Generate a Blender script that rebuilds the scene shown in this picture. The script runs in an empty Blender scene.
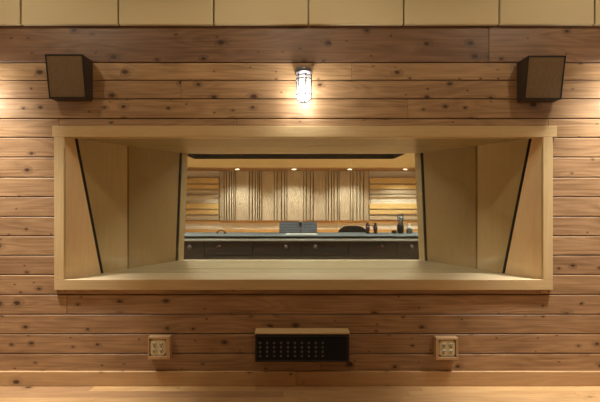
import bpy, bmesh, math, random
from mathutils import Vector, Matrix
random.seed(7)
scn = bpy.context.scene
COL = scn.collection

# ------------------------------------------------------------------ metrics
D = 2.64            # camera to boarded wall
S = 0.0066          # metres per photo pixel on the wall plane
CZ = 1.215          # lens height
X0, Y0 = 295.0, 201.0
def wp(px, py, d=0.0):          # point standing d in front of the wall (Y=0); negative d = behind it
    r = (D - d) / D
    return Vector(((px - X0) * S * r, -d, CZ - (py - Y0) * S * r))
def wx(px, d=0.0): return (px - X0) * S * (D - d) / D
def wz(py, d=0.0): return CZ - (py - Y0) * S * (D - d) / D

def srgb(r, g, b):
    f = lambda c: (c / 255 / 12.92) if c / 255 <= 0.04045 else ((c / 255 + 0.055) / 1.055) ** 2.4
    return (f(r), f(g), f(b), 1.0)

# ------------------------------------------------------------------ materials
def plain(name, col, rough=0.5, metal=0.0, noise=0.0, nscale=40.0, bump=0.0):
    m = bpy.data.materials.new(name); m.use_nodes = True
    nt = m.node_tree; b = nt.nodes['Principled BSDF']
    b.inputs['Roughness'].default_value = rough; b.inputs['Metallic'].default_value = metal
    tc = nt.nodes.new('ShaderNodeTexCoord'); nz = nt.nodes.new('ShaderNodeTexNoise')
    nz.inputs['Scale'].default_value = nscale; nz.inputs['Detail'].default_value = 4
    nt.links.new(tc.outputs['Object'], nz.inputs['Vector'])
    mx = nt.nodes.new('ShaderNodeMix'); mx.data_type = 'RGBA'
    mx.inputs['A'].default_value = tuple(c * (1 - noise) for c in col[:3]) + (1,)
    mx.inputs['B'].default_value = tuple(min(1, c * (1 + noise)) for c in col[:3]) + (1,)
    nt.links.new(nz.outputs['Fac'], mx.inputs['Factor'])
    nt.links.new(mx.outputs['Result'], b.inputs['Base Color'])
    if bump:
        bp = nt.nodes.new('ShaderNodeBump'); bp.inputs['Strength'].default_value = bump
        bp.inputs['Distance'].default_value = 0.002
        nt.links.new(nz.outputs['Fac'], bp.inputs['Height']); nt.links.new(bp.outputs['Normal'], b.inputs['Normal'])
    return m

def emit(name, col, strength):
    m = bpy.data.materials.new(name); m.use_nodes = True
    b = m.node_tree.nodes['Principled BSDF']
    b.inputs['Base Color'].default_value = col
    b.inputs['Emission Color'].default_value = col
    b.inputs['Emission Strength'].default_value = strength
    return m

def glass(name, tint, rough=0.0, ior=1.5, haze=0.0):
    m = bpy.data.materials.new(name); m.use_nodes = True
    nt = m.node_tree; nt.nodes.clear()
    o = nt.nodes.new('ShaderNodeOutputMaterial'); t = nt.nodes.new('ShaderNodeBsdfTransparent')
    t.inputs['Color'].default_value = tint
    g = nt.nodes.new('ShaderNodeBsdfGlossy'); g.inputs['Roughness'].default_value = rough
    f = nt.nodes.new('ShaderNodeFresnel')
    ge = nt.nodes.new('ShaderNodeNewGeometry'); mr = nt.nodes.new('ShaderNodeMapRange')   # same reflectance on both faces of the sheet
    mr.inputs['To Min'].default_value = ior; mr.inputs['To Max'].default_value = 1 / ior
    nt.links.new(ge.outputs['Backfacing'], mr.inputs['Value']); nt.links.new(mr.outputs[0], f.inputs['IOR'])
    if haze:
        tl = nt.nodes.new('ShaderNodeBsdfTranslucent'); tl.inputs['Color'].default_value = (.9, .9, .88, 1)
        mh = nt.nodes.new('ShaderNodeMixShader'); mh.inputs[0].default_value = haze
        nt.links.new(t.outputs[0], mh.inputs[1]); nt.links.new(tl.outputs[0], mh.inputs[2]); t = mh
    mx = nt.nodes.new('ShaderNodeMixShader')
    nt.links.new(f.outputs[0], mx.inputs[0]); nt.links.new(t.outputs[0], mx.inputs[1])
    nt.links.new(g.outputs[0], mx.inputs[2]); nt.links.new(mx.outputs[0], o.inputs['Surface'])
    return m

def wood(name, light, dark, knot=0.5, kcol=(62, 34, 18), grain=0.5, rough=0.48, tonevar=1.0, bump=0.15, kscale=8.5, figure=0.35):
    """pine board: grain along u of the 'grain' uv map, per board tone, scattered knots"""
    m = bpy.data.materials.new(name); m.use_nodes = True
    nt = m.node_tree; N = nt.nodes; L = nt.links; b = N['Principled BSDF']
    b.inputs['Roughness'].default_value = rough
    uv = N.new('ShaderNodeUVMap'); uv.uv_map = 'grain'
    def math_(op, a, c=None, clamp=False):
        n = N.new('ShaderNodeMath'); n.operation = op; n.use_clamp = clamp
        for i, v in enumerate((a, c)):
            if v is None: continue
            if isinstance(v, (int, float)): n.inputs[i].default_value = v
            else: L.new(v, n.inputs[i])
        return n.outputs[0]
    def mapping(sx, sy):
        mp = N.new('ShaderNodeMapping'); mp.inputs['Scale'].default_value = (sx, sy, 1)
        L.new(uv.outputs[0], mp.inputs['Vector']); return mp.outputs[0]
    def ramp(v, a, c):
        n = N.new('ShaderNodeMapRange'); n.interpolation_type = 'SMOOTHSTEP'
        n.inputs['From Min'].default_value = a; n.inputs['From Max'].default_value = c
        L.new(v, n.inputs['Value']); return n.outputs[0]
    # knots
    vo = N.new('ShaderNodeTexVoronoi'); vo.voronoi_dimensions = '2D'; vo.inputs['Scale'].default_value = 1
    wob = N.new('ShaderNodeTexNoise'); wob.inputs['Scale'].default_value = 45; wob.inputs['Detail'].default_value = 2
    L.new(uv.outputs[0], wob.inputs['Vector'])
    L.new(mapping(kscale * .85, kscale * 1.3), vo.inputs['Vector'])
    sc = N.new('ShaderNodeSeparateColor'); L.new(vo.outputs['Color'], sc.inputs[0])
    dist = math_('ADD', vo.outputs['Distance'], math_('MULTIPLY', math_('SUBTRACT', wob.outputs['Fac'], 0.5), 0.05))
    has = math_('LESS_THAN', sc.outputs[0], knot)
    rad = math_('ADD', math_('MULTIPLY', math_('POWER', sc.outputs[1], 3.0), 0.14), 0.036)
    rel = math_('DIVIDE', dist, rad)
    core = math_('MULTIPLY', math_('SUBTRACT', 1.0, ramp(rel, 0.55, 1.25)), has)
    halo = math_('MULTIPLY', math_('SUBTRACT', 1.0, ramp(rel, 0.8, 3.2)), has)
    # fine grain
    n1 = N.new('ShaderNodeTexNoise'); n1.inputs['Scale'].default_value = 1; n1.inputs['Detail'].default_value = 6; n1.inputs['Roughness'].default_value = 0.6
    L.new(mapping(2.2, 85), n1.inputs['Vector'])
    # cathedral figure
    n2 = N.new('ShaderNodeTexNoise'); n2.inputs['Scale'].default_value = 1; n2.inputs['Detail'].default_value = 1.5; n2.inputs['Distortion'].default_value = 0.3
    L.new(mapping(1.1, 7.5), n2.inputs['Vector'])
    fig = math_('PINGPONG', math_('ADD', math_('MULTIPLY', n2.outputs['Fac'], 9.0), math_('MULTIPLY', halo, 1.1)), 0.5)
    n3 = N.new('ShaderNodeTexNoise'); n3.inputs['Scale'].default_value = 1; n3.inputs['Detail'].default_value = 3
    L.new(mapping(2.6, 5.0), n3.inputs['Vector'])
    g = math_('ADD', math_('MULTIPLY', ramp(n1.outputs['Fac'], 0.3, 0.72), grain),
              math_('ADD', math_('MULTIPLY', math_('MULTIPLY', fig, 2.0), figure), math_('MULTIPLY', math_('SUBTRACT', n3.outputs['Fac'], 0.5), 0.9)))
    g = math_('MULTIPLY', g, 0.9, True)
    mx = N.new('ShaderNodeMix'); mx.data_type = 'RGBA'
    mx.inputs['A'].default_value = light; mx.inputs['B'].default_value = dark; L.new(g, mx.inputs['Factor'])
    m2 = N.new('ShaderNodeMix'); m2.data_type = 'RGBA'; L.new(math_('MULTIPLY', halo, 0.45), m2.inputs['Factor'])
    L.new(mx.outputs['Result'], m2.inputs['A']); m2.inputs['B'].default_value = tuple(c * 0.6 for c in dark[:3]) + (1,)
    m3 = N.new('ShaderNodeMix'); m3.data_type = 'RGBA'; L.new(math_('MULTIPLY', core, 0.9), m3.inputs['Factor'])
    L.new(m2.outputs['Result'], m3.inputs['A']); m3.inputs['B'].default_value = srgb(*kcol)
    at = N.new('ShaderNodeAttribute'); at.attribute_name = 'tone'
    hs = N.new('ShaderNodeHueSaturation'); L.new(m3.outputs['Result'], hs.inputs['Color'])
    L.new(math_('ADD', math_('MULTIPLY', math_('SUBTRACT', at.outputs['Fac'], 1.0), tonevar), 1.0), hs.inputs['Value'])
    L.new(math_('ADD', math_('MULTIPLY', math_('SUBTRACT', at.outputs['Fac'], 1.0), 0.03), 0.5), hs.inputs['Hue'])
    L.new(hs.outputs[0], b.inputs['Base Color'])
    bp = N.new('ShaderNodeBump'); bp.inputs['Strength'].default_value = bump; bp.inputs['Distance'].default_value = 0.002
    L.new(math_('SUBTRACT', 1.0, g), bp.inputs['Height']); L.new(bp.outputs['Normal'], b.inputs['Normal'])
    return m

M = {}
M['plank']   = wood('pine_planks', srgb(188, 152, 110), srgb(120, 90, 58), knot=0.42, grain=.55, figure=.34)
M['casing']  = wood('clear_pine_casing', srgb(208, 182, 134), srgb(186, 156, 106), knot=0.07, grain=0.4, figure=0.2, kscale=5)
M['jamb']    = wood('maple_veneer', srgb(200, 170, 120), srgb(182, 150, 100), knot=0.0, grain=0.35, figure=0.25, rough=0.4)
M['jambf']   = wood('jamb_brightened', srgb(236, 208, 160), srgb(220, 188, 138), knot=0.0, grain=0.35, figure=0.25, rough=0.4)  # front jamb pine, colour brightened to stand in for missing light
M['sill']    = wood('sill_board', srgb(212, 196, 162), srgb(188, 168, 132), knot=0.0, grain=0.7, figure=0.4, rough=0.4)
M['base']    = wood('baseboard_pine', srgb(202, 166, 120), srgb(174, 138, 94), knot=0.12, grain=0.4, figure=0.3)
M['floor']   = wood('floor_boards', srgb(200, 164, 116), srgb(164, 126, 82), knot=0.08, grain=0.5, rough=0.36, bump=0.05)
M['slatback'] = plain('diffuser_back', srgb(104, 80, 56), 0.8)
M['yellow']  = wood('yellow_pine', srgb(226, 196, 134), srgb(204, 168, 108), knot=0.22, grain=0.4, figure=0.3)
M['ledge']   = wood('ledge_pine', srgb(214, 168, 104), srgb(186, 138, 80), knot=0.05, grain=0.4, figure=0.3)
M['slat']    = wood('slat_wood', srgb(202, 186, 160), srgb(174, 156, 130), knot=0.0, grain=0.5, figure=0.2)
M['boxwood'] = wood('box_pine', srgb(194, 160, 116), srgb(166, 132, 92), knot=0.0, grain=0.4, figure=0.3)
M['dark']    = plain('dark_cavity', srgb(40, 27, 18), 0.9)
M['cream']   = plain('cream_fabric', srgb(214, 200, 160), 0.9, noise=0.05, nscale=300, bump=0.3)
M['plaster'] = plain('painted_plaster', srgb(224, 216, 204), 0.85, noise=0.03)
M['ceil']    = plain('cream_ceiling', srgb(210, 192, 148), 0.8, noise=0.03)
M['soffit']  = wood('soffit_wood', srgb(160, 116, 68), srgb(134, 92, 52), knot=0.0, grain=0.4, figure=0.3)
M['black']   = plain('black_plastic', srgb(20, 19, 18), 0.45, noise=0.1)
M['blackfab']= plain('black_fabric', srgb(16, 17, 22), 0.95, noise=0.2, nscale=200)
M['gasket']  = plain('black_rubber', srgb(24, 22, 18), 0.8)
M['spkcab']  = plain('brown_black_cabinet', srgb(54, 39, 27), 0.6, noise=0.15)
M['spkframe']= plain('grille_frame', srgb(22, 17, 13), 0.6)
M['ivory']   = plain('ivory_plastic', srgb(206, 196, 164), 0.4, noise=0.03)
M['slot']    = plain('slot_dark', srgb(28, 22, 16), 0.7)
M['screw']   = plain('screw_metal', srgb(150, 145, 135), 0.35, metal=0.9)
M['jack']    = plain('jack_metal', srgb(104, 100, 94), 0.4, metal=0.4)
M['grey']    = plain('cast_grey_metal', srgb(120, 120, 124), 0.4, metal=0.7, noise=0.1)
M['wire']    = plain('cage_wire', srgb(70, 72, 76), 0.7)
def glow_glass(name, col, strength, clear):
    m = bpy.data.materials.new(name); m.use_nodes = True
    nt = m.node_tree; nt.nodes.clear()
    o = nt.nodes.new('ShaderNodeOutputMaterial'); t = nt.nodes.new('ShaderNodeBsdfTransparent')
    e = nt.nodes.new('ShaderNodeEmission'); e.inputs['Color'].default_value = col; e.inputs['Strength'].default_value = strength
    mx = nt.nodes.new('ShaderNodeMixShader'); mx.inputs[0].default_value = 1 - clear
    nt.links.new(t.outputs[0], mx.inputs[1]); nt.links.new(e.outputs[0], mx.inputs[2]); nt.links.new(mx.outputs[0], o.inputs['Surface'])
    return m
M['bulb']    = glow_glass('lit_bulb', (1.0, 0.96, 0.9, 1), 5, .6)
M['lens']    = emit('lit_lens', (1.0, 0.86, 0.62, 1), 14)
M['ring']    = plain('light_trim_ring', srgb(205, 195, 175), 0.4)
M['globe']   = glass('clear_globe', (0.97, 0.97, 0.97, 1), haze=.06)
M['pane']    = glass('studio_pane', (0.875, 0.882, 0.845, 1))
M['desktop'] = plain('grey_desktop', srgb(112, 122, 126), 0.75, noise=0.04)
M['deskrail']= plain('grey_rail', srgb(164, 164, 156), 0.35, noise=0.04)
M['deskdark']= plain('dark_laminate', srgb(14, 11, 9), 0.7, noise=0.1)
M['mesh']    = plain('slate_panel', srgb(30, 34, 42), 0.5, noise=0.1)
M['button']  = plain('grey_button', srgb(112, 122, 138), 0.5)
M['paper']   = plain('white_paper', srgb(226, 222, 210), 0.7)
M['red']     = plain('dark_red_plastic', srgb(62, 26, 28), 0.4, noise=0.1)
M['steel']   = plain('steel', srgb(110, 114, 118), 0.3, metal=0.8)
M['blue']    = plain('slate_blue', srgb(78, 92, 112), 0.5)

# grille cloth: fine vertical weave
def grille():
    m = plain('grille_cloth', srgb(120, 98, 68), 0.95, noise=0.1, nscale=250)
    nt = m.node_tree; b = nt.nodes['Principled BSDF']
    w = nt.nodes.new('ShaderNodeTexNoise'); w.inputs['Scale'].default_value = 1; w.inputs['Detail'].default_value = 3
    mp = nt.nodes.new('ShaderNodeMapping'); mp.inputs['Scale'].default_value = (260, 260, 14)
    tc = nt.nodes.new('ShaderNodeTexCoord'); nt.links.new(tc.outputs['Object'], mp.inputs['Vector']); nt.links.new(mp.outputs[0], w.inputs['Vector'])
    mx = nt.nodes.new('ShaderNodeMix'); mx.data_type = 'RGBA'
    mx.inputs['A'].default_value = srgb(92, 73, 49); mx.inputs['B'].default_value = srgb(140, 117, 83)
    nt.links.new(w.outputs['Fac'], mx.inputs['Factor']); nt.links.new(mx.outputs['Result'], b.inputs['Base Color'])
    return m
M['grille'] = grille()

# ------------------------------------------------------------------ mesh builder
class MB:
    def __init__(self):
        self.bm = bmesh.new()
        self.uv = self.bm.loops.layers.uv.new('grain')
        self.tone = self.bm.faces.layers.float.new('tone')
    def _merge(self, b, axis, tone, seed):
        ru, rv = seed if seed else (random.uniform(0, 60), random.uniform(0, 60))
        vm = {v: self.bm.verts.new(v.co) for v in b.verts}
        b.normal_update()
        for f in b.faces:
            try: nf = self.bm.faces.new([vm[v] for v in f.verts])
            except ValueError: continue
            nf[self.tone] = tone; nf.smooth = f.smooth
            n = f.normal; na = max(range(3), key=lambda i: abs(n[i]))
            others = [i for i in range(3) if i != axis]
            va = others[0] if others[0] != na else others[1]
            for lp in nf.loops:
                c = lp.vert.co
                if na == axis: lp[self.uv].uv = (c[others[0]] * .2 + ru, c[others[1]] + rv)
                else: lp[self.uv].uv = (c[axis] + ru, c[va] + rv)
        b.free()
    def hexa(self, p, bevel=0.0, axis=0, tone=1.0, seed=None, seg=1):
        """p: 8 corners, bottom ring of 4 then top ring of 4 in the same order"""
        b = bmesh.new(); v = [b.verts.new(q) for q in p]
        for f in ((3, 2, 1, 0), (4, 5, 6, 7), (0, 1, 5, 4), (1, 2, 6, 5), (2, 3, 7, 6), (3, 0, 4, 7)):
            b.faces.new([v[i] for i in f])
        bmesh.ops.recalc_face_normals(b, faces=b.faces[:])
        if bevel:
            bmesh.ops.bevel(b, geom=b.edges[:], offset=bevel, segments=seg, affect='EDGES', profile=0.5)
        self._merge(b, axis, tone, seed); return self
    def box(self, x0, x1, y0, y1, z0, z1, **k):
        return self.hexa([(x0, y0, z0), (x1, y0, z0), (x1, y1, z0), (x0, y1, z0), (x0, y0, z1), (x1, y0, z1), (x1, y1, z1), (x0, y1, z1)], **k)
    def lathe(self, c, prof, n=24, axis='z', tone=1.0):
        """prof: list of (r, h) around an axis through c"""
        b = bmesh.new(); rings = []
        for r, h in prof:
            ring = []
            for i in range(n):
                a = 2 * math.pi * i / n; x, y = r * math.cos(a), r * math.sin(a)
                q = {'z': (x, y, h), 'y': (x, -h, y), 'x': (h, x, y)}[axis]
                ring.append(b.verts.new(Vector(c) + Vector(q)))
            rings.append(ring)
        for A, B in zip(rings, rings[1:]):
            for i in range(n):
                f = b.faces.new((A[i], A[(i + 1) % n], B[(i + 1) % n], B[i])); f.smooth = True
        if prof[0][0] > 1e-5: b.faces.new(rings[0][::-1])
        if prof[-1][0] > 1e-5: b.faces.new(rings[-1])
        bmesh.ops.remove_doubles(b, verts=b.verts[:], dist=1e-5)
        bmesh.ops.recalc_face_normals(b, faces=b.faces[:])
        self._merge(b, 2, tone, None); return self
    def tube(self, pts, r, n=8, closed=False):
        b = bmesh.new(); pts = [Vector(p) for p in pts]; rings = []; up = None
        for i, p in enumerate(pts):
            a = pts[i - 1] if (i > 0 or closed) else p
            c = pts[(i + 1) % len(pts)] if (i < len(pts) - 1 or closed) else p
            t = (c - a).normalized()
            if up is None: up = Vector((0, 0, 1)) if abs(t.z) < .9 else Vector((1, 0, 0))
            s = t.cross(up).normalized(); up = s.cross(t).normalized()
            rr = r[i] if isinstance(r, (list, tuple)) else r
            rings.append([b.verts.new(p + (s * math.cos(2 * math.pi * k / n) + up * math.sin(2 * math.pi * k / n)) * rr) for k in range(n)])
        prs = list(zip(rings, rings[1:])) + ([(rings[-1], rings[0])] if closed else [])
        for A, B in prs:
            for k in range(n):
                f = b.faces.new((A[k], A[(k + 1) % n], B[(k + 1) % n], B[k])); f.smooth = True
        if not closed: b.faces.new(rings[0][::-1]); b.faces.new(rings[-1])
        bmesh.ops.recalc_face_normals(b, faces=b.faces[:])
        self._merge(b, 2, 1.0, None); return self
    def prism(self, poly, y0, y1, bevel=0.0):
        """polygon in x,z extruded along y"""
        b = bmesh.new()
        A = [b.verts.new((x, y0, z)) for x, z in poly]; B = [b.verts.new((x, y1, z)) for x, z in poly]
        n = len(poly); b.faces.new(A); b.faces.new(B[::-1])
        for i in range(n): b.faces.new((A[i], B[i], B[(i + 1) % n], A[(i + 1) % n]))
        bmesh.ops.recalc_face_normals(b, faces=b.faces[:])
        if bevel: bmesh.ops.bevel(b, geom=b.edges[:], offset=bevel, segments=1, affect='EDGES', profile=0.5)
        self._merge(b, 0, 1.0, None); return self
    def build(self, name, mat, parent=None, label=None):
        me = bpy.data.meshes.new(name)
        org = Vector((0, 0, 0))
        if parent is not None:
            q = parent
            while q: org += q.location; q = q.parent
        if org.length > 0: bmesh.ops.translate(self.bm, verts=self.bm.verts[:], vec=-org)
        self.bm.to_mesh(me); self.bm.free()
        me.materials.append(mat)
        o = bpy.data.objects.new(name, me); COL.objects.link(o)
        if parent is not None: o.parent = parent
        if label: o['label'] = label
        return o

def tag(o, label, cat, group=None):
    o['label'] = label; o['category'] = cat
    if group: o['group'] = group
    return o
def thing(name, label, cat, loc, group=None):
    o = bpy.data.objects.new(name, None); COL.objects.link(o); o.empty_display_size = .05
    o.location = loc; return tag(o, label, cat, group)
def struct(o, label=None, cat=None):
    o['kind'] = 'structure'
    if label: o['label'] = label
    if cat: o['category'] = cat
    return o

# ================================================================== LIVE ROOM SHELL
HZ = 3.0                                    # ceiling
LX, RX, BY = -2.95, 3.05, -4.6
HEAD = wz(137); SILL = wz(279.5)            # recess head and sill heights
CX = 8.5 * S                                # window centre
def halfw(Y): return S * 240 * (1 - Y / D)  # splayed recess half width
END = .93                                   # recess depth

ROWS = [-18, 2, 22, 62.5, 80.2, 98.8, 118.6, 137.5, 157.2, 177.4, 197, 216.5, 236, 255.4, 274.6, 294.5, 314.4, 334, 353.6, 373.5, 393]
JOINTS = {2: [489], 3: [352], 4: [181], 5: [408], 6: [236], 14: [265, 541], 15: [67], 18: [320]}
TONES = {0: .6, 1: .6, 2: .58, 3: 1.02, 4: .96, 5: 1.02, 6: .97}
fl = MB()
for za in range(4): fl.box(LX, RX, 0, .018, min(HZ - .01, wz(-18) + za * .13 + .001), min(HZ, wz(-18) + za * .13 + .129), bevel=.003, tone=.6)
wallend = (LX, RX)
for i in range(len(ROWS) - 1):
    z1, z0 = wz(ROWS[i]) - .0029, max(0.0, wz(ROWS[i + 1]) + .0029)
    cuts = sorted([LX] + [wx(p) for p in JOINTS.get(i, []) if LX < wx(p) < RX] + [RX])
    for a, c in zip(cuts, cuts[1:]):
        segs = [(a, c)]
        if z0 < HEAD + .02 and z1 > SILL - .02:       # row crosses the window
            l, r = CX - halfw(0) - .03, CX + halfw(0) + .03
            segs = [(a, min(c, l)), (max(a, r), c)]
        t = TONES.get(i, .87) + random.uniform(-.07, .07)  # lower rows toned darker, painting in the light's falloff down the wall
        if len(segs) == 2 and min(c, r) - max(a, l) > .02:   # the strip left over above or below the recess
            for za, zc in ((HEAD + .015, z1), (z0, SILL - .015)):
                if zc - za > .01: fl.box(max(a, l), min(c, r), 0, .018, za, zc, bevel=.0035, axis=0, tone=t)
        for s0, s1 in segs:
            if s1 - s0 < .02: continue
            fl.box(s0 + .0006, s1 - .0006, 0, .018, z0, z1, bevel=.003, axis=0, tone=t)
struct(fl.build('wall_front', M['plank']))
bk = MB()                                   # studs and lining behind the boards
bk.box(LX, CX - halfw(0) - .02, .018, .16, 0, HZ).box(CX + halfw(0) + .02, RX, .018, .16, 0, HZ)
bk.box(CX - halfw(0) - .02, CX + halfw(0) + .02, .018, .16, 0, SILL - .03).box(CX - halfw(0) - .02, CX + halfw(0) + .02, .018, .16, HEAD + .03, HZ)
struct(bk.build('wall_front_lining', M['dark']))

f = MB(); y = 0.0; k = 0
while y > BY:
    x = LX - random.uniform(0, 1.2)
    while x < RX:
        ln = random.uniform(.7, 1.7)
        f.box(max(x, LX) + .0003, min(x + ln, RX) - .0003, max(y - .0826, BY), y - .0004, -.02, 0, bevel=.0006, axis=0, tone=random.choice([1.08, 1.0, .95, .88, .72]))
        x += ln
        if x >= RX: break
    y -= .083
struct(f.build('floor', M['floor']))
struct(MB().box(LX, RX, BY, .16, HZ, HZ + .05).build('ceiling', M['ceil']))
w = MB()
for i in range(23): w.box(LX - .02, LX, BY, 0.0, i * .13 + .001, min(HZ, i * .13 + .129), bevel=.002, axis=1, tone=random.uniform(.85, 1.05))
struct(w.build('wall_left', M['plank']))
w = MB()
for i in range(23): w.box(RX, RX + .02, BY, 0.0, i * .13 + .001, min(HZ, i * .13 + .129), bevel=.002, axis=1, tone=random.uniform(.85, 1.05))
struct(w.build('wall_right', M['plank']))
struct(MB().box(LX, RX, BY - .05, BY, 0, HZ).build('wall_back', M['plaster']))
b = MB()
b.box(LX, wx(296), -.018, 0, 0, wz(371.6, .018), bevel=.005, seg=2, tone=1.0).box(wx(296) + .0005, RX, -.018, 0, 0, wz(371.6, .018), bevel=.005, seg=2, tone=.97)
struct(b.build('baseboard_front', M['base']))

# ================================================================== WINDOW
win = bpy.data.objects.new('window_1', None); COL.objects.link(win); win.location = (CX, 0, SILL)
struct(win, 'deep splayed pine recess with two slanted panes looking into the control room', 'window')
dT = .022
MB().box(wx(52, dT), wx(557, dT), -dT, 0, wz(137, dT), wz(126, dT), bevel=.002, axis=0, tone=1.02).build('head_casing', M['casing'], win)
for a, c in ((54, 64), (543.2, 553)):
    MB().box(wx(a, dT), wx(c, dT), -dT, 0, wz(279.6, dT), wz(137, dT) - .0004, bevel=.002, axis=2, tone=1.0).build('side_casing', M['casing'], win)
MB().box(wx(54, dT), wx(553, dT), -dT, 0, wz(290, dT), wz(279.6, dT) - .0004, bevel=.002, axis=0, tone=.95).build('bottom_casing', M['casing'], win)
T = .022
ET, EB = .948, .902                          # the far end of the recess leans with the far pane
for (ya, yt, yo) in ((-.004, .414, .414), (.426, ET, EB)):
    for s in (-1, 1):                        # splayed jamb boards
        xa, xt, xo = CX + s * halfw(ya), CX + s * halfw(yt), CX + s * halfw(yo)
        lo, hi = SILL - .01, HEAD + .01
        MB().hexa([(xa, ya, lo), (xo, yo, lo), (xo + s * T, yo, lo), (xa + s * T, ya, lo),
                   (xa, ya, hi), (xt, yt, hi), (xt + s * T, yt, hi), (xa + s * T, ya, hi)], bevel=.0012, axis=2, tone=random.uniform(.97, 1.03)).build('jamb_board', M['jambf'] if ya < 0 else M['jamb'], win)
    for z0, z1, nm, mt, yb in ((HEAD, HEAD + T, 'head_board', 'jamb', yt), (SILL - T, SILL, 'window_sill', 'sill', yo)):
        MB().hexa([(CX - halfw(ya), ya, z0), (CX + halfw(ya), ya, z0), (CX + halfw(yb), yb, z0), (CX - halfw(yb), yb, z0),
                   (CX - halfw(ya), ya, z1), (CX + halfw(ya), ya, z1), (CX + halfw(yb), yb, z1), (CX - halfw(yb), yb, z1)], axis=0, bevel=.001).build(nm, M[mt], win)
def pane(yt, yb, lab, e):
    g = .003; th = .009
    def ring(Yt, Yb, inset=0, hi=HEAD, lo=SILL):
        return [(CX - halfw(Yb) + inset, Yb, lo), (CX + halfw(Yb) - inset, Yb, lo), (CX + halfw(Yt) - inset, Yt, hi), (CX - halfw(Yt) + inset, Yt, hi)]
    A = ring(yt, yb, g, HEAD - .003, SILL + .003); B = ring(yt + th, yb + th, g + .004, HEAD - .003, SILL + .003)
    p = MB().hexa(A + B).build('glass_pane', M['pane'], win, lab)
    for s in (-1, 1):
        m = MB(); wd = .006
        def q(Y, z, o): return (CX + s * (halfw(Y) - o), Y, z)
        m.hexa([q(yb - e, SILL, -.001), q(yb + th + e, SILL, -.001), q(yb + th + e, SILL, wd), q(yb - e, SILL, wd),
                q(yt - e, HEAD, -.001), q(yt + th + e, HEAD, -.001), q(yt + th + e, HEAD, wd), q(yt - e, HEAD, wd)])
        m.build('gasket', M['gasket'], p, 'black rubber gasket strip')
    return p
pane(.066, .229, 'slanted pane with its top towards the boarded wall', .0015)
pane(.868, .828, 'slanted pane nearer the control room', .005)

# ================================================================== ACOUSTIC PANELS
edges = [-74.8, 20.5, 118, 213.5, 308.5, 404, 499.5, 595, 691]
names = ['cream fabric panel at the far left of the top row, mostly cut by the photo edge',
         'cream fabric wall panel directly above the left loudspeaker',
         'cream fabric wall panel along the top, second whole one from the left',
         'cream fabric wall panel along the top whose right end is over the caged lamp',
         'cream fabric wall panel along the top, starting just right of the caged lamp',
         'cream fabric wall panel along the top, second whole one from the right',
         'cream fabric wall panel directly above the right loudspeaker',
         'cream fabric panel sliver at the far right of the top row, cut by the photo edge']
for i in range(8):
    pd = .03
    x0, x1 = wx(edges[i], pd) + .005, wx(edges[i + 1], pd) - .005
    zb = wz(26.3, 0)
    r = thing('wall_panel', names[i], 'acoustic panel', ((x0 + x1) / 2, 0, zb), 'cream panels along the top of the wall')
    MB().box(x0, x1, -pd, -.004, zb, HZ - .002, bevel=.005, seg=2).build('fabric_face', M['cream'], r)
    MB().box(x0 + .006, x1 - .006, -.004, 0, zb + .004, HZ - .01).build('backing', M['dark'], r)

# ================================================================== SPEAKERS
def speaker(a, c, zt, zb, label):
    x0, x1 = a * S, c * S; zt = CZ + zt * S; zb = CZ + zb * S
    dt, db = .121, .077
    r = thing('wall_speaker', label, 'speaker', ((x0 + x1) / 2, 0, zb), 'surround speakers on the boarded wall')
    MB().hexa([(x0, -db, zb), (x1, -db, zb), (x1, 0, zb), (x0, 0, zb), (x0, -dt, zt), (x1, -dt, zt), (x1, 0, zt), (x0, 0, zt)], bevel=.003, axis=2).build('cabinet', M['spkcab'], r)
    sl = (dt - db) / (zt - zb)
    def fr(za, zc, xa, xc, p0, p1):           # slab lying on the sloped front
        Y = lambda z: -(db + (z - zb) * sl)
        return [(xa, Y(za) - p1, za), (xc, Y(za) - p1, za), (xc, Y(za) - p0, za), (xa, Y(za) - p0, za),
                (xa, Y(zc) - p1, zc), (xc, Y(zc) - p1, zc), (xc, Y(zc) - p0, zc), (xa, Y(zc) - p0, zc)]
    t = .0085
    m = MB()
    m.hexa(fr(zb, zt, x0, x0 + t, 0, .007)).hexa(fr(zb, zt, x1 - t, x1, 0, .007)).hexa(fr(zb, zb + t, x0 + t, x1 - t, 0, .007)).hexa(fr(zt - t, zt, x0 + t, x1 - t, 0, .007))
    m.build('grille_frame', M['spkframe'], r)
    MB().hexa(fr(zb + t, zt - t, x0 + t, x1 - t, 0, .005)).build('grille', M['grille'], r, 'tan grille cloth')
speaker(-238.2, -202, 139.7, 99.5, 'dark wedge loudspeaker with tan grille above the left end of the window')
speaker(221.8, 258, 138.4, 98.5, 'dark wedge loudspeaker with tan grille above the right end of the window')

# ================================================================== CAGED LAMP
ld = .13
lx = wx(304, ld); top = wz(68.5, ld)
lamp = thing('wall_lamp', 'lit caged jar lamp on the boards above the window', 'wall lamp', (lx, 0, wz(70)), 'caged jar lamps on the boarded wall')
ly = -ld
MB().box(lx - .052, lx + .052, -.05, 0, wz(76), wz(69.5), bevel=.004).build('wall_bracket', M['grey'], lamp)
MB().lathe((lx, ly, 0), [(.0, top + .004), (.03, top + .004), (.047, top - .004), (.0495, top - .012), (.0495, top - .026), (.046, top - .03), (0, top - .03)], 32).box(lx - .03, lx + .03, ly + .03, -.048, top - .026, top - .002, bevel=.003).build('cap', M['grey'], lamp)
gb = wz(102, ld); gr = .043
prof = [(.043, top - .03), (gr, gb + gr * .75)]
for k in range(1, 9):
    a = k / 8 * math.pi / 2; prof.append((gr * math.cos(a), gb + gr * .75 * (1 - math.sin(a))))
MB().lathe((lx, ly, 0), [(.0, top - .029)] + prof, 32).build('glass_globe', M['globe'], lamp)
bz = wz(93, ld)
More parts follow.
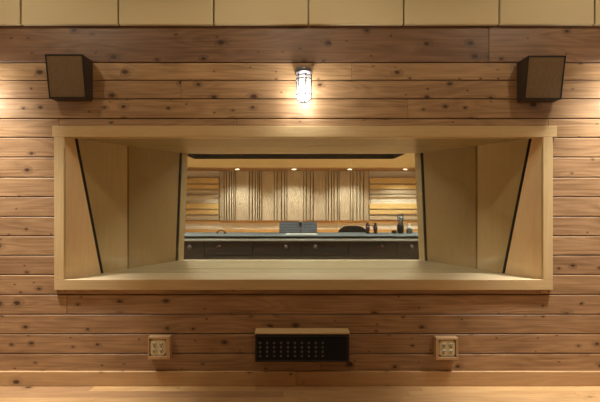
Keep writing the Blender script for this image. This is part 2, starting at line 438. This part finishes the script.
MB().lathe((lx, ly, 0), [(0, bz - .034), (.012, bz - .032), (.022, bz - .022), (.027, bz - .006), (.025, bz + .01), (.017, bz + .028), (.013, bz + .045), (0, bz + .05)], 24).build('bulb', M['bulb'], lamp)
cr = .048
def ringpts(z, r=cr): return [(lx + r * math.cos(2 * math.pi * i / 28), ly + r * math.sin(2 * math.pi * i / 28), z) for i in range(28)]
for z in (wz(76.5, ld), wz(80, ld), wz(95, ld)): MB().tube(ringpts(z), .0036, 6, True).build('cage_ring', M['wire'], lamp)
for k in range(3):
    a = math.pi / 2 + k * math.pi / 3 + math.radians(12); pts = []
    zt, zb2 = wz(75, ld), gb - .004
    h = gr * .75 + .006
    pts.append((cr, zt)); pts.append((cr, (zt + zb2) / 2))
    for j in range(13):
        t = j / 12 * math.pi
        pts.append((cr * math.cos(t), zb2 + h * (1 - math.sin(t))))
    pts += [(-cr, (zt + zb2) / 2), (-cr, zt)]
    MB().tube([(lx + p * math.cos(a), ly + p * math.sin(a), z) for p, z in pts], .0038, 6).build('cage_wire', M['wire'], lamp)

for px, lb in ((-40, 'lit caged jar lamp on the boards to the left of the left loudspeaker'), (648, 'lit caged jar lamp on the boards to the right of the right loudspeaker')):
    r = lamp.copy(); COL.objects.link(r); r.location.x += wx(px, ld) - lx; r['label'] = lb
    for c_ in list(lamp.children):
        k = c_.copy(); COL.objects.link(k); k.parent = r
# ================================================================== OUTLET BOXES
def outlet(x0, x1, y0, y1, px0, px1, py0, py1, label):
    d = .045
    X0_, X1_, Z1, Z0 = wx(x0, d), wx(x1, d), wz(y0, d), wz(y1, d)
    r = thing('outlet_box', label, 'power outlet', ((X0_ + X1_) / 2, 0, Z0), 'outlets low on the boarded wall')
    cx, cz = (wx(px0, d) + wx(px1, d)) / 2, (wz(py0, d) + wz(py1, d)) / 2
    h = (wx(px1, d) - wx(px0, d)) / 2 + .004                       # recess half size
    m = MB()
    m.box(X0_, X1_, -d, 0, cz + h, Z1, bevel=.0015).box(X0_, X1_, -d, 0, Z0, cz - h, bevel=.0015)
    m.box(X0_, cx - h, -d, 0, cz - h, cz + h, axis=2).box(cx + h, X1_, -d, 0, cz - h, cz + h, axis=2)
    m.build('surround', M['boxwood'], r, 'pine surround box')
    MB().box(cx - h, cx + h, -.03, 0, cz - h, cz + h).build('recess', M['slot'], r)
    p = h - .003; ch = .014
    oct_ = [(cx - p + ch, cz - p), (cx + p - ch, cz - p), (cx + p, cz - p + ch), (cx + p, cz + p - ch), (cx + p - ch, cz + p), (cx - p + ch, cz + p), (cx - p, cz + p - ch), (cx - p, cz - p + ch)]
    pl = MB().prism(oct_, -.041, -.03, bevel=.002).build('cover_plate', M['ivory'], r, 'ivory cover plate')
    for sx in (-1, 1):
        for sz in (-1, 1):
            ox, oz = cx + sx * .023, cz + sz * .02
            s = MB().lathe((ox, -.041, oz), [(.0155, 0), (.0155, .002), (.0145, .003), (0, .003)], 20, 'y').build('socket', M['ivory'], pl)
            q = MB()
            for kx in (-.0065, .0065): q.box(ox + kx - .0025, ox + kx + .0025, -.0446, -.0436, oz - .001, oz + .009)
            q.lathe((ox, -.0438, oz - .0075), [(.0042, 0), (.0042, .0008), (0, .0008)], 10, 'y')
            q.build('slots', M['slot'], pl)
    for sx in (-1, 1):
        MB().lathe((cx + sx * .023, -.041, cz), [(.003, 0), (.003, .0012), (0, .0018)], 10, 'y').build('screw', M['screw'], pl)
outlet(147.8, 169.8, 337, 359.5, 149.8, 165.3, 340, 355.6, 'pine outlet box with ivory plate on the boards left of the black jack panel')
outlet(436, 458.4, 338, 360, 439.8, 455.4, 341, 356.6, 'pine outlet box with ivory plate on the boards right of the black jack panel')

# ================================================================== JACK PANEL
d = .085
jx0, jx1, jt, jb = wx(254.6, d), wx(349.8, d), wz(332.4, d), wz(362.4, d)
jp = thing('jack_panel', 'black wall jack panel with pine top low under the window', 'jack panel', ((jx0 + jx1) / 2, 0, jb))
MB().box(jx0, jx1, -d, 0, jt - .012, jt, bevel=.002, tone=1.1).build('top_board', M['casing'], jp, 'pale pine top board')
m = MB()
m.box(jx0 + .003, jx1 - .003, -d + .006, 0, jb, jt - .012, bevel=.002); m.build('housing', M['black'], jp)
fp = MB().box(jx0 + .018, jx1 - .018, -d + .001, -d + .006, jb + .018, jt - .034, bevel=.0015).build('face_plate', M['blackfab'], jp)
MB().box(jx0 + .006, jx1 - .006, -d - .001, -d + .006, jt - .03, jt - .024, bevel=.001).box(jx0 + .006, jx1 - .006, -d - .001, -d + .006, jb + .006, jb + .013, bevel=.001).build('frame_rail', M['black'], jp)
jm = None
for r_ in range(4):
    for c_ in range(10):
        px, py = 260.2 + c_ * 6.95, 343 + r_ * 4.35
        loc = wp(px, py, d)
        if jm is None:
            o = MB().lathe((0, 0, 0), [(.0075, 0), (.0075, .003), (.0055, .004), (.0035, .004), (.003, .001), (0, .001)], 14, 'y').build('jack', M['jack'])
            jm = o; o.parent = jp
        else:
            o = jm.copy(); COL.objects.link(o); o.parent = jp
        o.location = Vector((loc.x, -d + .0015, loc.z)) - jp.location

# ================================================================== CONTROL ROOM
F = 400.0
def cp(px, py, dist):      # point at a distance from the lens, in front of it along the room axis
    return Vector(((px - X0) * dist / F, dist - D, CZ - (py - Y0) * dist / F))
WD = 10.5; WY = WD - D      # far wall
K = WD / F
CCZ = CZ + 30 * K           # control room ceiling
CLX, CRX = -3.6, 3.7
# wall between: control room side
YW0, YW1 = .78, .897
w = MB()
for sg, xo in ((-1, CLX), (1, CRX)):          # the lining follows the splay of the recess
    i0, i1 = CX + sg * (halfw(YW0) + T), CX + sg * (halfw(YW1) + T)
    w.hexa([(xo, YW0, 0), (i0, YW0, 0), (i1, YW1, 0), (xo, YW1, 0), (xo, YW0, CCZ + .4), (i0, YW0, CCZ + .4), (i1, YW1, CCZ + .4), (xo, YW1, CCZ + .4)])
i0, i1 = halfw(YW0) + T, halfw(YW1) + T
for za, zc in ((0, SILL - T), (HEAD + T, CCZ + .4)):
    w.hexa([(CX - i0, YW0, za), (CX + i0, YW0, za), (CX + i1, YW1, za), (CX - i1, YW1, za), (CX - i0, YW0, zc), (CX + i0, YW0, zc), (CX + i1, YW1, zc), (CX - i1, YW1, zc)])
struct(w.build('wall_control_near', M['plaster']))
struct(MB().box(CLX, CRX, WY, WY + .1, 0, CCZ + .4).build('wall_far', M['plaster']))
struct(MB().box(CLX - .1, CLX, .78, WY, 0, CCZ + .4).build('wall_far_left', M['plaster']))
struct(MB().box(CRX, CRX + .1, .78, WY, 0, CCZ + .4).build('wall_far_right', M['plaster']))
f = MB()
for i in range(70):
    f.box(CLX, CRX, .897 + i * .1, min(WY, .897 + i * .1 + .0995), -.02, 0, bevel=.0006, tone=random.choice([1.05, 1, .92, .85]))
    if .897 + (i + 1) * .1 >= WY: break
struct(f.build('floor_control_room', M['floor']))
# ceiling with a dark recess
RYF = 7.5 - D; RX0, RX1, RYN = -1.884, 1.847, 1.7
SB = 9.45 - D
c = MB()
c.box(CLX, CRX, RYF, SB, CCZ, CCZ + .06).box(CLX, RX0, YW1, RYF, CCZ, CCZ + .06).box(RX1, CRX, YW1, RYF, CCZ, CCZ + .06).box(RX0, RX1, YW1, RYN, CCZ, CCZ + .06)
struct(c.build('ceiling_control_room', M['ceil']))
struct(MB().box(CLX, CRX, SB, WY, CCZ - .004, CCZ + .06, axis=0).build('ceiling_soffit', M['soffit']))
c = MB(); rt = CCZ + .35
c.box(RX0 - .03, RX1 + .03, RYN - .03, RYF + .03, rt, rt + .03)
c.box(RX0 - .03, RX1 + .03, RYF + .0005, RYF + .03, CCZ + .06, rt).box(RX0 - .03, RX1 + .03, RYN - .03, RYN, CCZ + .06, rt)
c.box(RX0 - .03, RX0, RYN, RYF, CCZ + .06, rt).box(RX1, RX1 + .03, RYN, RYF, CCZ + .06, rt)
c.box(RX0, RX1, RYF - .012, RYF, CCZ, rt).box(RX0, RX0 + .012, RYN, RYF - .012, CCZ, rt).box(RX1 - .012, RX1, RYN, RYF - .012, CCZ, rt)
struct(c.build('ceiling_recess', M['blackfab']))
# ledge and wainscot on the far wall
q = lambda px, ds=0.0: (px - X0) * (WD - ds) / F
zz = lambda py, ds=0.0: CZ - (py - Y0) * (WD - ds) / F
struct(MB().box(CLX, CRX, WY - .045, WY, zz(223, .045), zz(220.6, .045), bevel=.004).build('trim_1', M['ledge']))
w = MB()
hz = zz(229.3, .06); 
for a in range(4):
    w.box(CLX, CRX, WY - .06, WY, max(0, hz - (a + 1) * .13) + .002, hz - a * .13, bevel=.004, tone=random.uniform(.85, 1.05))
struct(w.build('trim_2', M['ledge']))

# slat diffuser
ds = .16
sd = thing('slat_diffuser', 'tall wooden slat diffuser in the middle of the control room wall', 'acoustic diffuser', (q(294), WY, zz(220)))
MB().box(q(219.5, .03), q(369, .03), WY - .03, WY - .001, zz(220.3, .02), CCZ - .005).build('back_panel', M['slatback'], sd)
cuts = [219.5, 224.2, 226.6, 229.3, 231.6, 234.0, 235.8, 249.2, 252.4, 255.2, 257.7, 259.7, 261.8, 274.2, 277.0, 281.5, 284.6, 287, 303.8, 306.2, 310.6, 313.2, 326.0, 328.7, 331.6, 334.0, 337.4, 339.2, 350.3, 353.0, 357.0, 360.0, 363.6, 369]
for i, (a, c_) in enumerate(zip(cuts, cuts[1:])):
    wpx = c_ - a
    if wpx > 7: dep, g = .10, .3
    elif wpx > 4.2: dep, g = .08, .35
    else: dep, g = (.13, .11, .14)[i % 3], .45
    MB().box(q(a + g, dep), q(c_ - g, dep), WY - dep, WY - .03, zz(220.4, 0.02), CCZ - .006, bevel=.003, axis=2, tone=random.uniform(.9, 1.08) * (.9 if 4.2 < wpx < 5.5 else 1)).build('slat', M['slat'], sd)

# board absorbers left and right
BR = [(178, 183.3, 'y', .09), (184.6, 189, 'o', .09), (190, 193.7, 'p', .06), (194.9, 197, 'p', .09), (203.5, 208.8, 'o', .09), (210, 214.2, 'y', .09), (215.4, 219.6, 'p', .05)]
for a, c_, lab in ((172, 218.6, 'horizontal pine board absorber on the far wall left of the slat diffuser'), (369.6, 424, 'horizontal pine board absorber on the far wall right of the slat diffuser')):
    r = thing('board_absorber', lab, 'acoustic absorber', (q((a + c_) / 2), WY, zz(220)), 'board absorbers on the far wall')
    MB().box(q(a + 2, .02), q(c_ - 2, .02), WY - .02, WY - .001, zz(219.8, .02), zz(178.5, .02)).build('back_board', M['plaster'], r)
    for (y0, y1, k, dp) in BR:
        dd = .115 if k != 'p' else .085
        MB().box(q(a, dd), q(c_, dd), WY - dd, WY - .02, zz(y1, dd), zz(y0, dd), bevel=.004, axis=0, tone=random.uniform(.95, 1.05)).build('board', M['yellow'] if k != 'p' else M['slat'], r, None if k != 'p' else 'pale board')

# downlights
lbl = ['lit recessed downlight over the left board absorber, leftmost of the soffit row'.replace('over the left board absorber', 'over the left of the slat diffuser'),
       'lit recessed downlight over the middle of the slat diffuser, second in the soffit row',
       'lit recessed downlight near the right end of the slat diffuser, third in the soffit row',
       'lit recessed downlight over the right board absorber, rightmost of the soffit row']
dlx = []
for px, lb in zip((237.2, 293.9, 349.7, 405.4), lbl):
    dist = (CCZ - CZ) * F / 32.3
    x, yy = (px - X0) * dist / F, dist - D; dlx.append((x, yy))
    r = thing('downlight', lb, 'ceiling light', (x, yy, CCZ - .004), 'downlights in the control room soffit')
    MB().lathe((x, yy, CCZ - .004), [(.058, 0), (.084, 0), (.082, -.008), (.062, -.012), (.058, -.004)], 28).build('trim_ring', M['ring'], r)
    MB().lathe((x, yy, CCZ - .004), [(.0, -.02), (.03, -.018), (.048, -.012), (.059, -.0005), (0, -.0005)], 28).build('lens', M['lens'], r)

# desk
DY0 = 4.30 - D; dz = CZ - 34.8 * 4.30 / F
dk = thing('mixing_desk', 'long dark mixing desk with grey top behind the window', 'desk', (.05, DY0 + .2, 0))
dx0, dx1 = -1.5, 1.62
def zd(py): return CZ - (py - Y0) * 4.30 / F
MB().box(dx0, dx1, DY0, DY0 + .47, zd(236.4), dz, bevel=.003).build('desk_top', M['desktop'], dk)
MB().box(dx0 + .02, dx1 - .02, DY0 + .03, DY0 + .45, zd(238.9), zd(236.4)).build('shadow_gap', M['black'], dk)
MB().box(dx0, dx1, DY0, DY0 + .45, zd(241.2), zd(238.9), bevel=.003).build('grey_rail', M['deskrail'], dk)
n = 6; wd_ = (dx1 - dx0) / n
for i in range(n):
    bp = MB().box(dx0 + i * wd_ + .002, dx0 + (i + 1) * wd_ - .002, DY0 + .02, DY0 + .05, .06, zd(241.3) - .002, bevel=.003).build('rear_panel', M['deskdark'], dk)
    xm = dx0 + (i + .5) * wd_
    MB().box(xm - .17, xm + .17, DY0 + .015, DY0 + .02, zd(255), zd(253.8), bevel=.001).build('panel_rib', M['black'], bp)
    MB().lathe((xm + .1 * (-1) ** i, DY0 + .02, zd(247)), [(.022, 0), (.022, .008), (.014, .014), (0, .014)], 16, 'y').build('connector', M['red' if i in (1, 4) else 'jack'], bp)
MB().box(dx0 + .02, dx1 - .02, DY0 + .05, DY0 + .06, .06, zd(241.3)).build('backing', M['black'], dk)
for s in (dx0 + .02, dx1 - .06):
    MB().box(s, s + .04, DY0 + .05, DY0 + .43, 0, zd(241.3)).build('end_panel', M['deskdark'], dk)

# things on the desk
dtop = dz
d2 = 4.66
cs = thing('control_surface', 'slate grey button grid controller on the desk under the diffuser', 'controller', ((298 - X0) * d2 / F, d2 - D, dtop), None)
cx0, cx1 = (279.2 - X0) * d2 / F, (317 - X0) * d2 / F
ch = (234.4 - 223.2) * d2 / F
yb = d2 - D
MB().hexa([(cx0, yb, dtop), (cx1, yb, dtop), (cx1, yb + .1, dtop), (cx0, yb + .1, dtop), (cx0, yb + .05, dtop + ch), (cx1, yb + .05, dtop + ch), (cx1, yb + .075, dtop + ch), (cx0, yb + .075, dtop + ch)], bevel=.003).build('panel', M['mesh'], cs)
bt = None
for r_ in range(4):
    for c_ in range(15):
        if c_ == 8: continue
        h = (r_ + .7) / 4.4; px = cx0 + (c_ + .6) * (cx1 - cx0) / 15.2
        p = Vector((px, yb + .05 * h - .002, dtop + ch * h))
        if bt is None:
            bt = MB().box(-.008, .008, -.004, .004, -.008, .008, bevel=.0015).build('button', M['button']); o = bt
        else:
            o = bt.copy(); COL.objects.link(o)
        o.parent = cs; o.location = p - cs.location
MB().box(cx0 + .225, cx0 + .262, yb + .026, yb + .034, dtop + ch * .25, dtop + ch * .98, bevel=.002).build('meter', M['black'], cs)
MB().box(cx0 + .236, cx0 + .26, yb + .036, yb + .044, dtop + ch * .8, dtop + ch * 1.04, bevel=.002).build('silver_tab', M['paper'], cs, 'small bright silver tab')
tag(MB().box((286 - X0) * 4.5 / F, (317 - X0) * 4.5 / F, 4.45 - D, 4.63 - D, dtop, dtop + .002).build('paper_sheet', M['paper']), 'white paper sheet lying on the desk before the button controller', 'paper')

d3 = 4.6
hx = (221 - X0) * d3 / F
hp = thing('desk_handset', 'small black curved headset lying on the left of the desk', 'headset', (hx, d3 - D, dtop))
pts = [(hx - .05 + .1 * t, d3 - D, dtop + .012 + .026 * math.sin(math.pi * t)) for t in [i / 10 for i in range(11)]]
MB().tube(pts, .006, 8).build('headband', M['black'], hp)
for s in (-1, 1):
    MB().lathe((hx + s * .045, d3 - D, dtop + .0005), [(.0, 0), (.013, 0), (.015, .006), (.012, .012), (0, .013)], 16).build('ear_pad', M['black'], hp)

# red headphones
hx = (371.5 - X0) * d3 / F
hp = thing('headphones', 'dark red headphones resting on the desk beside the black chair', 'headphones', (hx, d3 - D, dtop))
for s in (-1, 1):
    MB().lathe((hx + s * .045, d3 - D, dtop + .06), [(0, -.022 * s), (.03, -.022 * s), (.044, -.012 * s), (.046, 0), (.042, .014 * s), (.025, .02 * s), (0, .02 * s)], 20, 'x').build('ear_cup', M['red'], hp)
    MB().box(hx + s * .045 - .012, hx + s * .045 + .012, d3 - D - .02, d3 - D + .02, dtop + .1, dtop + .125, bevel=.004).build('yoke', M['red'], hp)
    MB().box(hx + s * .045 - .02, hx + s * .045 + .02, d3 - D - .022, d3 - D + .022, dtop, dtop + .018, bevel=.004).build('pad', M['black'], hp)
MB().tube([(hx + .045 * math.cos(math.pi * i / 12), d3 - D + .03 + .05 * math.sin(math.pi * i / 12), dtop + .06 + .03 * math.sin(math.pi * i / 12)) for i in range(13)], .006, 8).build('headband', M['black'], hp)

# chair
d4 = 5.42; cxm = (353 - X0) * d4 / F; cy = d4 - D
chz = CZ - (226 - Y0) * d4 / F
ch_ = thing('office_chair', 'black office chair with a low rounded back behind the desk', 'chair', (cxm, cy + .25, 0))
poly = []
hw_ = 15.5 * d4 / F
for i in range(17):
    a = math.pi * i / 16; poly.append((cxm - hw_ * math.copysign(abs(math.cos(a)) ** .62, math.cos(a)), chz - .17 + .17 * math.sin(a) ** .8))
poly += [(cxm + hw_ * .86, chz - .36), (cxm + hw_ * .6, chz - .41), (cxm - hw_ * .6, chz - .41), (cxm - hw_ * .86, chz - .36)]
MB().prism(poly, cy, cy + .06, bevel=.012).build('backrest', M['blackfab'], ch_)
MB().box(cxm - .23, cxm + .23, cy + .05, cy + .5, .42, .5, bevel=.03, seg=3).build('seat', M['blackfab'], ch_)
MB().box(cxm - .03, cxm + .03, cy + .062, cy + .09, .44, .62, bevel=.006).build('back_support', M['black'], ch_)
MB().lathe((cxm, cy + .25, 0), [(0, .06), (.04, .06), (.03, .12), (.025, .42), (0, .42)], 16).build('post', M['steel'], ch_)
for k in range(5):
    a = 2 * math.pi * k / 5 + .3
    ex, ey = cxm + .29 * math.cos(a), cy + .25 + .29 * math.sin(a)
    l = MB().tube([(cxm, cy + .25, .1), (ex, ey, .075)], [.025, .016], 8).build('leg', M['black'], ch_)
    MB().lathe((ex, ey, .03), [(0, -.015), (.029, -.015), (.03, 0), (.029, .015), (0, .015)], 16, 'x').build('caster', M['black'], l)

# pens in a cup, jar, small box
d5 = 4.62; px = (400.5 - X0) * d5 / F; yy = d5 - D
cu = thing('pen_cup', 'dark cup full of pens on the right of the desk', 'pen cup', (px, yy, dtop))
MB().lathe((px, yy, dtop), [(.0, 0), (.036, 0), (.04, .09), (.04, .1), (.036, .1), (.033, .006), (0, .006)], 24).build('cup', M['black'], cu)
for k in range(9):
    a = k * 2.4; r_ = .012 + .014 * ((k * 5) % 7) / 7
    t0 = (px + r_ * .5 * math.cos(a), yy + r_ * .5 * math.sin(a), dtop + .01)
    t1 = (px + r_ * 1.6 * math.cos(a), yy + r_ * 1.6 * math.sin(a), dtop + .19 + .05 * ((k * 3) % 5) / 5)
    MB().tube([t0, t1], .0058, 8).build('pen', M[('black', 'blue', 'steel', 'black', 'red')[k % 5]], cu)
px = (409.5 - X0) * d5 / F
ja = thing('jar', 'small grey jar with a knob lid on the desk right of the pen cup', 'jar', (px, yy, dtop))
MB().lathe((px, yy, dtop), [(0, 0), (.03, 0), (.036, .02), (.034, .05), (.026, .062), (0, .062)], 24).build('body', M['steel'], ja)
MB().lathe((px, yy, dtop + .062), [(.028, 0), (.028, .012), (.01, .018), (.008, .03), (.014, .04), (.01, .05), (0, .052)], 20).build('lid', M['paper'], ja)
px = (394 - X0) * d5 / F
bx_ = thing('small_speaker_box', 'tiny black box on the desk left of the pen cup', 'box', (px, yy, dtop))
MB().box(px - .026, px + .026, yy - .02, yy + .02, dtop, dtop + .034, bevel=.004).build('case', M['black'], bx_)
MB().box(px - .02, px + .02, yy - .0225, yy - .0195, dtop + .006, dtop + .028, bevel=.001).build('front_face', M['deskdark'], bx_)

# ================================================================== LIGHTS
WARM = (1.0, .85, .62)
WHITE = (1.0, .95, .88)
CTRL = (1.0, .985, .955)
def spot(x, y, z, power, ang, blend=.6, col=WARM, tgt=None, rad=.04, name='ceiling_and_fill_spot'):
    l = bpy.data.lights.new(name, 'SPOT'); l.energy = power; l.color = col; l.spot_size = math.radians(ang); l.spot_blend = blend; l.shadow_soft_size = rad
    o = bpy.data.objects.new(name, l); COL.objects.link(o); o.location = (x, y, z)
    if tgt: o.rotation_euler = (Vector(tgt) - Vector((x, y, z))).to_track_quat('-Z', 'Y').to_euler()
    return o
def point(x, y, z, power, col=WARM, rad=.03, name='bulb_light'):
    l = bpy.data.lights.new(name, 'POINT'); l.energy = power; l.color = col; l.shadow_soft_size = rad
    o = bpy.data.objects.new(name, l); COL.objects.link(o); o.location = (x, y, z); return o
for px in (-24, 616):  # unseen spots added to brighten the left and right of the wall
    spot(wx(px), -.46, 2.96, 560, 60, .8, WHITE, rad=.09)
for x in (-1.9, 0, 1.9):
    spot(x, -1.0, 2.97, 24, 166, .35, rad=.06)
for x in (-1.6, 0, 1.6):
    spot(x, -3.4, 2.96, 15, 120, .8)
for x in (wx(-40, ld), lx, wx(648, ld)):        # the filament inside each clear bulb
    point(x, ly, bz, 10, (1.0, .96, .92), .022)
for x, yy in dlx:
    spot(x, yy, CCZ - .03, 170, 130, .6, CTRL, rad=.04)
for x in (-2.6, 2.6):  # unseen extra spots added as general fill for the control room
    for yy in (2.6, 5.0):
        spot(x, yy, CCZ - .02, 330, 140, .6, CTRL, rad=.05)
for x in (-1.1, .05, 1.2):  # unseen spots added to light the desk top and the window sill
    spot(x, 1.32, CCZ - .02, 88, 150, .6, CTRL, rad=.05)
wd = bpy.data.worlds.new('World'); scn.world = wd; wd.use_nodes = True
wd.node_tree.nodes['Background'].inputs[0].default_value = (.02, .016, .012, 1)
wd.node_tree.nodes['Background'].inputs[1].default_value = .2

# ================================================================== CAMERA
cam = bpy.data.cameras.new('Camera'); co = bpy.data.objects.new('Camera', cam); COL.objects.link(co)
co.location = (0, -D, CZ); co.rotation_euler = (math.pi / 2, 0, 0)
cam.sensor_width = 36; cam.lens = 36 * F / 600
cam.shift_x = (300 - X0) / 600; cam.shift_y = -(201 - Y0) / 600
cam.clip_start = .05
scn.camera = co
vs = scn.view_settings
scn.display_settings.display_device = 'sRGB'
vs.view_transform = 'Standard'; vs.look = 'None'; vs.gamma = 1; vs.use_curve_mapping = False; vs.exposure = 0.0
